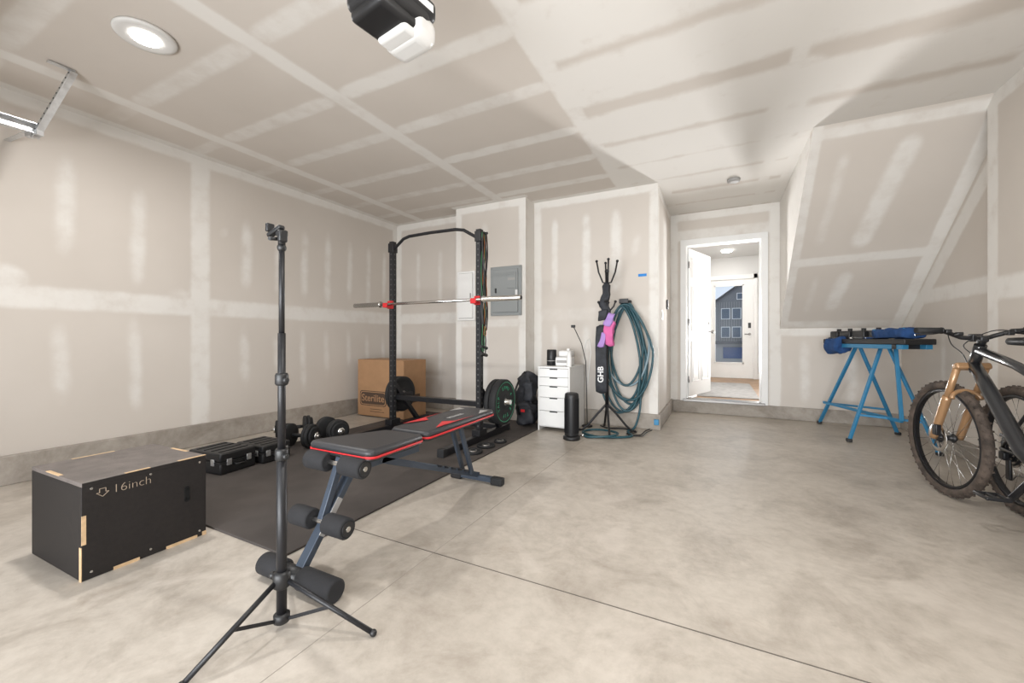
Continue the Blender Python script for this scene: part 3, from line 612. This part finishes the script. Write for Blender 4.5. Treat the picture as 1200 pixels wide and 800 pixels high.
smallplate('weight_plate',-1.90,2.98,.012,.085); smallplate('weight_plate.001',-1.90,3.20,.012,.085); smallplate('weight_plate.002',-1.86,3.40,.012,.06)
smallplate('weight_plate.003',-3.0,2.75,.012,.085); smallplate('weight_plate.004',-2.85,2.95,.012,.085)

# ---------------------------------------------------------------- dumbbells
def dumb(name,x,y,ang):
    b=B(); b.M=Matrix.Translation((x,y,.012))@Matrix.Rotation(math.radians(ang),4,'Z')
    R=.105; b.cyl((-.20,0,R),(.20,0,R),.014,CHROME,14)
    b.lathe([(.014,-.07),(.018,-.05),(.018,.05),(.014,.07)],(0,0,R),(1,0,0),BLACK,16)
    for s_ in (-1,1):
        x0=s_*.08
        for k,(rr,t) in enumerate(((R,.03),(R,.03),(R*.8,.022))):
            b.lathe([(rr*.25,0),(rr*.9,0),(rr,.005),(rr,t-.005),(rr*.9,t),(rr*.75,t),(rr*.7,t-.004),(rr*.3,t-.004),(rr*.25,t)],(x0,0,R),(s_,0,0),RUB,36); x0+=s_*(t+.001)
        b.lathe([(.015,0),(.036,.002),(.036,.016),(.015,.018)],(x0,0,R),(s_,0,0),CHROME,12)
    b.done(name)
dumb('dumbbell',-3.42,2.42,18); dumb('dumbbell.001',-3.38,2.74,-12); dumb('dumbbell.002',-3.78,2.62,60)
def case(name,x,y,ang,w=.36,d=.27,h=.155):
    b=B(); b.M=Matrix.Translation((x,y,.013))@Matrix.Rotation(math.radians(ang),4,'Z')
    b.box((0,0,h*.27),(w,d,h*.54),BLACK,.012); b.box((0,0,h*.79),(w,d,h*.42),BLACK,.012); b.box((0,0,h*.55),(w+.008,d+.008,.010),BLACK,.002)
    for k in range(4): b.box((-w/2+.06+k*(w-.12)/3,0,h+.002),(.015,d-.05,.006),BLACK,.002)
    for s_ in (-1,1):
        b.box((w/2+.004,s_*.075,h*.55),(.008,.035,.045),GALV,.002); b.box((s_*.1,-d/2-.004,h*.55),(.035,.008,.045),GALV,.002)
    P=[(w/2+.005,-.04,h*.42),(w/2+.03,-.035,h*.40),(w/2+.03,.035,h*.40),(w/2+.005,.04,h*.42)]; b.tube(P,.006,BLACK,8)
    b.done(name)
case('dumbbell_case',-3.39,1.76,6); case('dumbbell_case.001',-3.37,2.06,2,.34,.24,.14)

# ---------------------------------------------------------------- cardboard box
b=B(); x0,x1,y0,y1,h=-4.20,-3.42,3.80,4.22,.735
b.bx(x0,x1,y0,y1,.013,h,CARD,.004); b.bx(x0+.004,x1-.004,(y0+y1)/2-.03,(y0+y1)/2+.03,h-.001,h+.0012,mat('packing_tape',(.46,.33,.20),.3))
b.bx(x0,x1,(y0+y1)/2-.002,(y0+y1)/2+.002,h,h+.0018,CARDP)
pts=[]
for cx_,cz_,a0 in ((.19,-.055,270),(.19,.055,0),(-.19,.055,90),(-.19,-.055,180)):
    for t_ in (0,22,45,68,90): a=math.radians(a0+t_); pts.append((cx_+.04*math.cos(a),cz_+.04*math.sin(a)))
cxx,czz=-3.93,.24
b.poly([(cxx+p[0],y0-.0012,czz+p[1]) for p in pts],CARDP); b.poly([(cxx+p[0]*.95,y0-.0018,czz+p[1]*.9) for p in pts],CARD); b.poly([(cxx+p[0]*.90,y0-.0022,czz+p[1]*.8) for p in pts],CARDP)
b.text('Sterilite',.125,(cxx,y0-.0028,czz),(1,0,0),(0,0,1),CARD,bold=.001)
for k in range(2): b.bx(-3.98,-3.78+.04*k,y0-.001,y0,.10-.03*k,.107-.03*k,CARDP)
b.bx(x1,x1+.001,3.95,4.1,.2,.3,CARDP); b.bx(-3.6,-3.5,y0-.001,y0,.1,.2,CARDP)
b.done('cardboard_box')

# ---------------------------------------------------------------- drawer unit
b=B(); x0,x1,y0,y1,h=-1.765,-1.40,4.09,4.62,.70
b.bx(x0,x0+.014,y0+.004,y1,.0,h-.014,WHITE,.001); b.bx(x1-.014,x1,y0+.004,y1,.0,h-.014,WHITE,.001); b.bx(x0,x1,y0,y1,h-.018,h,WHITE,.002); b.bx(x0,x1,y1-.01,y1,0,h,WHITE); b.bx(x0+.014,x1-.014,y0+.03,y1,.04,.06,WHITE)
b.bx(x0+.014,x1-.014,y0+.03,y0+.035,.05,h-.02,BLACK)
hs=[.095,.095,.125,.145,.165]; z=h-.022
for hh in hs:
    b.bx(x0+.017,x1-.017,y0,y0+.018,z-hh+.004,z,WHITE,.0015)
    xc=(x0+x1)/2; b.bx(xc-.045,xc+.045,y0-.001,y0+.001,z-.012,z,BLACK)
    z-=hh
b.done('drawer_unit')
b=B(); b.lathe([(.05,0),(.055,.006),(.055,.17),(.048,.18)],(-1.685,4.30,h),(0,0,1),BLACK,28); b.lathe([(.056,0),(.056,.008)],(-1.685,4.30,h+.05),(0,0,1),TXG,28); b.done('bluetooth_speaker')
b=B(); b.box((-1.54,4.34,h+.05),(.17,.22,.10),WPLA,.015,rot=Rz(6)); b.box((-1.53,4.36,h+.135),(.15,.17,.07),WPLA,.02,rot=Rz(6)); b.box((-1.54,4.225,h+.05),(.11,.004,.03),TXG,.001,rot=Rz(6)); b.done('label_printer')
b=B(); b.lathe([(.024,0),(.028,.01),(.028,.11),(.014,.15),(.012,.17)],(-1.432,4.17,h),(0,0,1),WPLA,20); b.box((-1.432,4.16,h+.185),(.03,.06,.025),WPLA,.006); b.done('spray_bottle')
b=B(); P=[(-1.33,4.50,.0),(-1.33,4.48,.4),(-1.33,4.44,.75),(-1.36,4.38,.95),(-1.41,4.34,1.08),(-1.43,4.32,1.13)]
b.tube(P,.005,BLACK,8); b.box((-1.435,4.315,1.14),(.045,.03,.03),BLACK,.006); b.lathe([(.05,0),(.06,.004),(.06,.015),(.05,.02)],(-1.33,4.50,0),(0,0,1),BLACK,24); b.tube([(-1.34,4.41,.85),(-1.31,4.38,.97),(-1.27,4.38,1.0),(-1.26,4.40,.85),(-1.30,4.42,.5)],.004,WPLA,6); b.done('gooseneck_holder')
b=B(); c=(-1.30,3.86,0)
b.lathe([(.075,0),(.085,.006),(.085,.03),(.07,.04)],c,(0,0,1),BLACK,32); b.lathe([(.068,.04),(.070,.05),(.070,.43),(.066,.455),(.05,.465)],c,(0,0,1),BLACK,32)
for k in range(26):
    a=math.radians(-160+k*7.5); b.box((c[0]+.071*math.cos(a),c[1]+.071*math.sin(a),.24),(.004,.003,.34),BLKM,rot=Rz(math.degrees(a)))
b.done('tower_fan')
b=B(); b.soft((-1.97,4.27,.30),(.19,.20,.56),CLOTHB,.06,9,freq=9); b.soft((-1.94,4.15,.16),(.18,.11,.24),CLOTHB,.05,6,freq=11); b.soft((-1.92,4.18,.42),(.12,.09,.20),CLOTHB,.05,6,freq=12); b.tube([(-2.02,4.14,.53),(-2.03,4.07,.43),(-2.02,4.06,.3),(-2.0,4.10,.15)],.012,BLACK,8)
b.tube([(-2.0,4.26,.57),(-1.99,4.22,.62),(-1.95,4.22,.62),(-1.93,4.26,.57)],.009,BLACK,8); b.box((-1.94,4.07,.2),(.05,.006,.03),RED,.002); b.done('backpack')

# ---------------------------------------------------------------- coat stand with hanging stuff
b=B(); cx,cy=-1.07,4.36
b.cyl((cx,cy,.22),(cx,cy,1.72),.019,BLKM,16)
for k in range(4):
    a=math.radians(20+90*k); d=V((math.cos(a),math.sin(a),0))
    P=[V((cx,cy,.30)),V((cx,cy,.27))+d*.03,V((cx,cy,.18))+d*.11,V((cx,cy,.07))+d*.20,V((cx,cy,.016))+d*.26,V((cx,cy,.012))+d*.29]
    b.tube(P,.012,BLKM,10); b.ball(P[-1]+V((0,0,.002)),.014,RUB)
    for zz,L,up in ((1.60,.11,.24),(1.30,.09,.10),(1.05,.08,.09)):
        a2=a+zz; d2=V((math.cos(a2),math.sin(a2),0)); Q=[V((cx,cy,zz)),V((cx,cy,zz+.01))+d2*L*.4,V((cx,cy,zz+up*.5))+d2*L*.8,V((cx,cy,zz+up))+d2*L]
        b.tube(Q,.009,BLKM,8); b.ball(Q[-1],.015,BLKM)
b.ball((cx,cy,1.73),.025,BLKM)
b.soft((cx-.045,cy-.05,.78),(.12,.05,.72),CLOTHB,.010,8,freq=5,rnd=.15)
b.text('GHB',.085,(cx-.045,cy-.085,.62),(0,0,1),(-1,0,0),TXW,bold=.002)
b.soft((cx+.045,cy-.06,1.06),(.08,.06,.26),PINK,.04,8,freq=12); b.soft((cx-.02,cy-.075,1.25),(.08,.05,.12),CLOTHB,.03,6,freq=9); b.soft((cx+.04,cy-.085,1.20),(.07,.05,.14),PURP,.035,8,freq=12,rot=Ry(15)); b.soft((cx-.0,cy-.04,1.40),(.08,.07,.38),CLOTHB,.04,8,freq=9); b.soft((cx-.03,cy-.09,.98),(.06,.04,.16),PURP,.03,6,freq=9,rot=Ry(10))
b.done('coat_stand')
b=B(); random.seed(3)
for k in range(8):
    hw=.17+.11*random.random(); hz=.44+.18*random.random(); c=V((-.93+.04*random.uniform(-1,1),4.645-.028*(k%3)-.012,1.38-hz)); ph=random.random()*6; tw=random.uniform(-.12,.12)
    P=[]
    for j in range(56):
        a=2*math.pi*j/56; x=hw*math.sin(a)*(1-.35*max(0,math.cos(a))); z=hz*math.cos(a)
        x2=x*math.cos(tw)-z*math.sin(tw)*.5; P.append(c+V((x2,-.015*abs(math.sin(a*2+ph)),z+.015*math.sin(3*a+ph))))
    b.tube(P,.0125,TEAL if k!=4 else mat('grey_hose',(.22,.30,.34),.5),8,closed=True)
P=[V((-.76,4.62,.55)),V((-.76,4.58,.25)),V((-.80,4.50,.05)),V((-.86,4.40,.014)),V((-.78,4.22,.014)),V((-.92,4.08,.014)),V((-1.12,4.04,.014)),V((-1.28,4.16,.014)),V((-1.22,4.32,.014)),V((-1.05,4.28,.03)),V((-.92,4.20,.03)),V((-.95,4.05,.03)),V((-1.15,3.98,.014)),V((-1.22,4.02,.014))]
b.tube(smooth(P),.0115,TEAL,8); b.cyl(P[-1],P[-1]+V((-.06,.02,0)),.014,CHROME,12)
b.box((-.93,4.67,1.42),(.12,.05,.03),BLACK,.005); b.box((-.93,4.60,1.40),(.10,.12,.012),BLACK,.004); b.box((-.93,4.545,1.42),(.10,.012,.05),BLACK,.004)
b.done('garden_hose')
b=B(); P=[V((-.66,4.60,.02)),V((-.7,4.5,.012)),V((-.72,4.3,.012)),V((-.85,4.3,.012)),V((-.8,4.48,.012)),V((-.95,4.55,.012)),V((-1.1,4.5,.012)),V((-1.2,4.58,.012))]
b.tube(smooth(P),.006,BLACK,8); P=[p+V((.03,-.06,.004)) for p in P]; b.tube(smooth(P),.005,BLACK,8); b.done('power_cord')

# ---------------------------------------------------------------- sawhorse bench
b=B()
A=V((1.19,5.72,.93)); C=V((1.52,4.66,.93)); t=(C-A).normalized(); sd=V((-t.y,t.x,0))
for o in (-.09,.09): b.bar(A+sd*o,C+sd*o,.05,.04,BLUE)
b.bar(A.lerp(C,.08)-sd*.12,A.lerp(C,.08)+sd*.12,.05,.04,BLACK); b.bar(A.lerp(C,.92)-sd*.12,A.lerp(C,.92)+sd*.12,.05,.04,BLACK)
b.bar(A.lerp(C,-.03)+V((0,0,.045)),A.lerp(C,1.03)+V((0,0,.045)),.24,.05,BLACK,.008)
for f,o,L in ((.04,0,.12),(.24,-.02,.16),(.40,.0,.18),(.56,.02,.10)):
    p=A.lerp(C,f)+sd*o+V((0,0,.11)); b.bar(p-t*L/2,p+t*L/2,.12,.09,BLACK,.012); b.cyl(p+V((0,0,.03)),p+V((0,0,.07)),.02,BLACK,12); b.bar(p-sd*.12-V((0,0,.03)),p+sd*.12-V((0,0,.03)),.03,.015,CHROME,.002)
ang=math.degrees(math.atan2(t.y,t.x))
b.soft(A.lerp(C,.80)+V((0,0,.120)),(.40,.18,.09),BLUEC,.03,9,freq=11,rot=Rz(ang)); b.soft(A.lerp(C,.14)+V((-.07,-.06,.0)),(.20,.16,.15),BLUEC,.04,8,freq=10,rot=Rz(ang))
LEG=[(A.lerp(C,.62)-sd*.0,V((1.13,4.97,.012))),(A.lerp(C,.70),V((1.68,4.72,.012))),(A.lerp(C,.30),V((1.06,5.88,.012))),(A.lerp(C,.34),V((1.66,5.55,.012)))]
for p,f in LEG: b.bar(p,f,.032,.022,BLUE); b.box(f+V((0,0,.01)),(.045,.045,.03),TXW if f.x==1.13 else BLACK,.006)
P1=V((1.09,5.80,.27)); P2=V((1.45,4.76,.27))
b.bar(P1,P2,.028,.028,BLUE); b.bar(A.lerp(C,.78),P2,.03,.022,BLUE)
b.bar(LEG[0][0].lerp(LEG[0][1],.72),LEG[1][0].lerp(LEG[1][1],.72),.02,.02,BLUE); b.bar(LEG[2][0].lerp(LEG[2][1],.72),LEG[3][0].lerp(LEG[3][1],.72),.02,.02,BLUE)
b.bar(LEG[0][0].lerp(LEG[0][1],.45),P1.lerp(P2,.5),.018,.018,GALV)
b.done('folding_sawhorse')

# ---------------------------------------------------------------- bikes
def wheel(b,c,m_t,rotor_side,cassette=False):
    c=V(c); R=.337
    b.ring(c,(1,0,0),R,.027,m_t,64,10)
    for k in range(96):
        a=2*math.pi*k/96; rad=V((0,math.cos(a),math.sin(a)))
        Rm=Matrix.Rotation(a,3,'X')
        for xo,rr in ((-.018,.355),(0,.362),(.018,.355)):
            if (k+(xo!=0))%2: continue
            b.box(c+V((xo,0,0))+rad*rr,(.011,.011,.010),m_t,0,rot=Rm)
    b.lathe([(.296,-.014),(.312,-.016),(.312,.016),(.296,.014),(.296,-.014)],c,(1,0,0),BLKM,64,caps=False)
    b.lathe([(.012,-.055),(.03,-.035),(.03,-.03),(.016,-.026),(.016,.026),(.03,.03),(.03,.035),(.012,.055)],c,(1,0,0),BLACK,20)
    for k in range(28):
        a=2*math.pi*k/28; s_=1 if k%2 else -1; a2=a+(.45 if (k//2)%2 else -.45)
        b.cyl(c+V((s_*.031,.028*math.cos(a2),.028*math.sin(a2))),c+V((0,.298*math.cos(a),.298*math.sin(a))),.0012,CHROME,5)
    x=rotor_side*.045
    b.lathe([(.066,-.001),(.088,-.001),(.088,.001),(.066,.001),(.066,-.001)],c+V((x,0,0)),(1,0,0),CHROME,40,caps=False)
    for k in range(6): a=2*math.pi*k/6; b.bar(c+V((x,0,0)),c+V((x,.068*math.cos(a),.068*math.sin(a))),.002,.008,BLACK,0)
    if cassette:
        for k in range(9): b.lathe([(.02,0),(.025+.010*k,0),(.025+.010*k,.002),(.02,.002)],c+V((.062-.0045*k,0,0)),(1,0,0),BLKM if k%2 else CHROME,36)
def bike(name,loc,ang,steer,lean,fork_m,frame_m,m_t,barw=.36):
    b=B(); base=Matrix.Translation(V(loc))@Matrix.Rotation(math.radians(ang),4,'Z')@Matrix.Rotation(math.radians(lean),4,'Y')
    b.M=base
    hubR=V((0,-1.17,.365)); BBp=V((0,-.76,.345)); HT=V((0,-.285,.965)); HB=V((0,-.235,.855)); ST=V((0,-.95,.78))
    wheel(b,hubR,m_t,-1,True)
    b.tube([HB-V((0,0,.0)),V((0,-.36,.71)),V((0,-.60,.43)),BBp],.03,frame_m,14,rs=[.028,.034,.036,.032]); b.tube([HT-V((0,-.01,.03)),V((0,-.55,.86)),V((0,-.92,.70))],.022,frame_m,12,rs=[.026,.022,.018]); b.tube([BBp,V((0,-.86,.56)),ST],.018,frame_m,12)
    b.cyl(HB-(HT-HB)*.05,HT,.027,frame_m,18)
    for s_ in (-1,1):
        b.tube([BBp+V((s_*.03,-.02,0)),V((s_*.055,-.90,.35)),hubR+V((s_*.07,.0,0))],.012,frame_m,10); b.tube([hubR+V((s_*.07,0,0)),V((s_*.055,-.98,.60)),V((s_*.015,-.90,.70))],.009,frame_m,10)
    b.cyl((0,-.90,.52),(0,-.66,.80),.018,BLKM,14); b.ring((0,-.74,.70),(0,.65,.75),.026,.005,RED,20,6)
    b.cyl(ST,(0,-1.0,.97),.0155,BLACK,14)
    b.soft((0,-1.03,.985),(.13,.27,.045),BLACK,.004,6,rnd=.5); b.soft((0,-.90,.985),(.05,.16,.035),BLACK,.002,5,rnd=.4)
    b.cyl(BBp-V((.04,0,0)),BBp+V((.04,0,0)),.025,BLACK,18); b.cyl(hubR-V((.075,0,0)),hubR+V((.075,0,0)),.009,BLACK,12)
    b.lathe([(.045,0),(.066,0),(.066,.004),(.045,.004),(.045,0)],BBp+V((.045,0,0)),(1,0,0),BLKM,40,caps=False)
    for k in range(5): a=2*math.pi*k/5; b.bar(BBp+V((.047,0,0)),BBp+V((.047,.05*math.cos(a),.05*math.sin(a))),.006,.012,BLKM,.001)
    for s_,dy,dz in ((-1,.10,-.14),(1,-.10,.14)):
        e=BBp+V((s_*.075,dy,dz)); b.bar(BBp+V((s_*.055,0,0)),e,.018,.028,BLKM,.005); b.cyl(e,e+V((s_*.03,0,0)),.007,CHROME,8)
        pc=e+V((s_*.07,0,0)); 
        for q in (-.045,.045): b.box(pc+V((0,q,0)),(.095,.012,.018),BLACK,.003)
        for q in (-.042,0,.042): b.box(pc+V((q,0,0)),(.012,.095,.016),BLACK,.003)
    ch=[BBp+V((.05,0,.066)),hubR+V((.05,0,.06)),hubR+V((.05,-.05,.03)),hubR+V((.05,-.03,-.05)),hubR+V((.05,.04,-.09)),hubR+V((.05,.05,-.17)),hubR+V((.05,.09,-.13)),BBp+V((.05,0,-.066)),BBp+V((.05,.06,-.03)),BBp+V((.05,.06,.03))]
    b.tube(ch,.004,KNOBM,6,closed=True); b.box(hubR+V((.06,.04,-.11)),(.012,.04,.12),BLKM,.005); b.box(hubR+V((.065,.01,-.04)),(.03,.05,.05),BLKM,.008)
    ax=(HT-HB).normalized(); b.M=base@Matrix.Translation(HB)@Matrix.Rotation(math.radians(steer),4,ax)@Matrix.Translation(-HB)
    hubF=V((0,0,.365)); wheel(b,hubF,m_t,-1)
    cr=HB-ax*.02
    for s_ in (-1,1):
        top=cr+V((s_*.065,.01,0)); low=hubF+V((s_*.065,0,0)); d=(low-top)
        b.cyl(top,top+d*.55,.0175,fork_m if fork_m is TAN else BLKM,16); b.tube([top+d*.40,top+d*.45,top+d*.95,low+V((0,.0,-.0))],.022,fork_m,14,rs=[.021,.024,.021,.020])
    b.box(cr+V((0,.01,0)),(.165,.05,.04),fork_m,.012,rot=Rx(-24)); 
    P=[]
    for j in range(13):
        a=math.pi*j/12; P.append(cr+V((.068*math.cos(a),.05+.02*math.sin(a),-.20+.05*math.sin(a))))
    b.tube(P,.012,fork_m,10); b.box(hubF+V((-.075,-.05,.06)),(.03,.04,.07),BLKM,.006)
    b.cyl(hubF-V((.075,0,0)),hubF+V((.075,0,0)),.009,BLACK,12)
    b.cyl(HT,HT+ax*.05,.019,BLACK,16); sp=HT+ax*.035; st=sp+V((0,.055,.01)); b.bar(sp-V((0,.02,0)),st,.04,.035,BLACK,.008)
    b.box(st,(.05,.045,.045),BLACK,.008)
    w=barw
    P=[st+V((-w,-.07,.045)),st+V((-w*.55,-.03,.04)),st+V((-w*.28,0,.012)),st+V((-.05,0,0)),st+V((.05,0,0)),st+V((w*.28,0,.012)),st+V((w*.55,-.03,.04)),st+V((w,-.07,.045))]
    b.tube(smooth(P,4),.0125,BLACK,12)
    for s_ in (-1,1):
        g1=st+V((s_*w,-.07,.045)); g0=st+V((s_*(w-.13),-.055,.043)); b.cyl(g0,g1,.0175,RUB,16); b.lathe([(.019,0),(.019,.008)],g0,g1-g0,BLKM,16)
        l0=g0+V((-s_*.03,.015,-.005)); b.box(l0,(.03,.04,.025),BLACK,.006); b.tube([l0,l0+V((s_*.03,.05,-.01)),l0+V((s_*.12,.06,-.02))],.006,BLACK,8)
        b.tube(smooth([l0,l0+V((-s_*.05,.09,.0)),st+V((s_*.03,.14,-.04)),HB+V((s_*.02,.05,.05)),HB+V((s_*.03,-.02,-.05))],5),.0028,BLACK,6)
        b.box(g0+V((-s_*.07,-.01,-.02)),(.03,.03,.02),BLACK,.005)
    b.done(name)
bike('mountain_bike',(1.300,3.58,0.0),6,3,1,TAN,FRM,TANR,.31)
bike('mountain_bike.001',(1.54,2.22,0.0),180,62,0,BLKM,FRM,TANR,.34)

# ---------------------------------------------------------------- lights
def area(name,loc,rot,sx,sy,p,col=(1,1,1),shape='RECTANGLE',spread=180):
    L=bpy.data.lights.new(name,'AREA'); L.shape=shape; L.size=sx; L.size_y=sy; L.energy=p; L.color=col; L.spread=math.radians(spread)
    o=bpy.data.objects.new(name,L); o.location=loc; o.rotation_euler=[math.radians(r) for r in rot]; sc.collection.objects.link(o); return o
def aim(o,target):
    o.rotation_euler=(V(target)-o.location).to_track_quat('-Z','Y').to_euler()
area('led_lamp',(-2.89,1.10,ZC-.032),(0,0,0),.17,.17,33,(1,.98,.95),'DISK'); area('led_lamp.001',(.25,1.10,ZC-.032),(0,0,0),.17,.17,34,(1,.98,.95),'DISK')
area('garage_opening_fill',(-.7,YG-.1,1.3),(90,0,-4),3.4,1.8,62,(.95,.98,1),spread=100)  # added area lamp standing in for daylight, frontal fill from out of view
area('ceiling_upward_fill',(-.9,YG-.1,.45),(113,0,0),4.0,.8,88,(.97,.985,1),spread=140)  # added lamp tilted upward to brighten the ceiling, not a real bounce
area('hall_side_fill',(1.10,7.2,1.3),(0,90,0),1.0,1.6,14,(1,.99,.98))  # added fill lamp kept out of sight behind the right jamb
area('hall_lamp',(.15,8.9,2.67),(0,0,0),.2,.2,8,(1,.98,.95),'DISK')
aim(area('hall_wedge_fill_a',(-.55,9.25,1.0),(0,0,0),.3,1.2,34,(1,1,1),spread=55),(.75,3.2,2.5))  # added unseen lamp, aimed through the doorway to make the bright ceiling wedge
aim(area('hall_wedge_fill_b',(.96,9.25,1.0),(0,0,0),.28,1.2,34,(1,1,1),spread=55),(-.6,3.2,2.5))  # its added counterpart, hidden by the jamb, for the wedge's other side
w=bpy.data.worlds.new('sky'); sc.world=w; w.use_nodes=True
bg=w.node_tree.nodes['Background']; bg.inputs[0].default_value=(.70,.80,.93,1); bg.inputs[1].default_value=1.0

# ---------------------------------------------------------------- camera
cam=bpy.data.cameras.new('camera'); cam.sensor_width=36; cam.lens=14.22; cam.shift_y=-.0025; cam.clip_start=.02; cam.clip_end=500
co=bpy.data.objects.new('camera',cam); co.location=(0,0,1.0); co.rotation_euler=(math.radians(90),0,math.radians(27)); sc.collection.objects.link(co); sc.camera=co
sc.view_settings.view_transform='Standard'; sc.view_settings.exposure=0.0
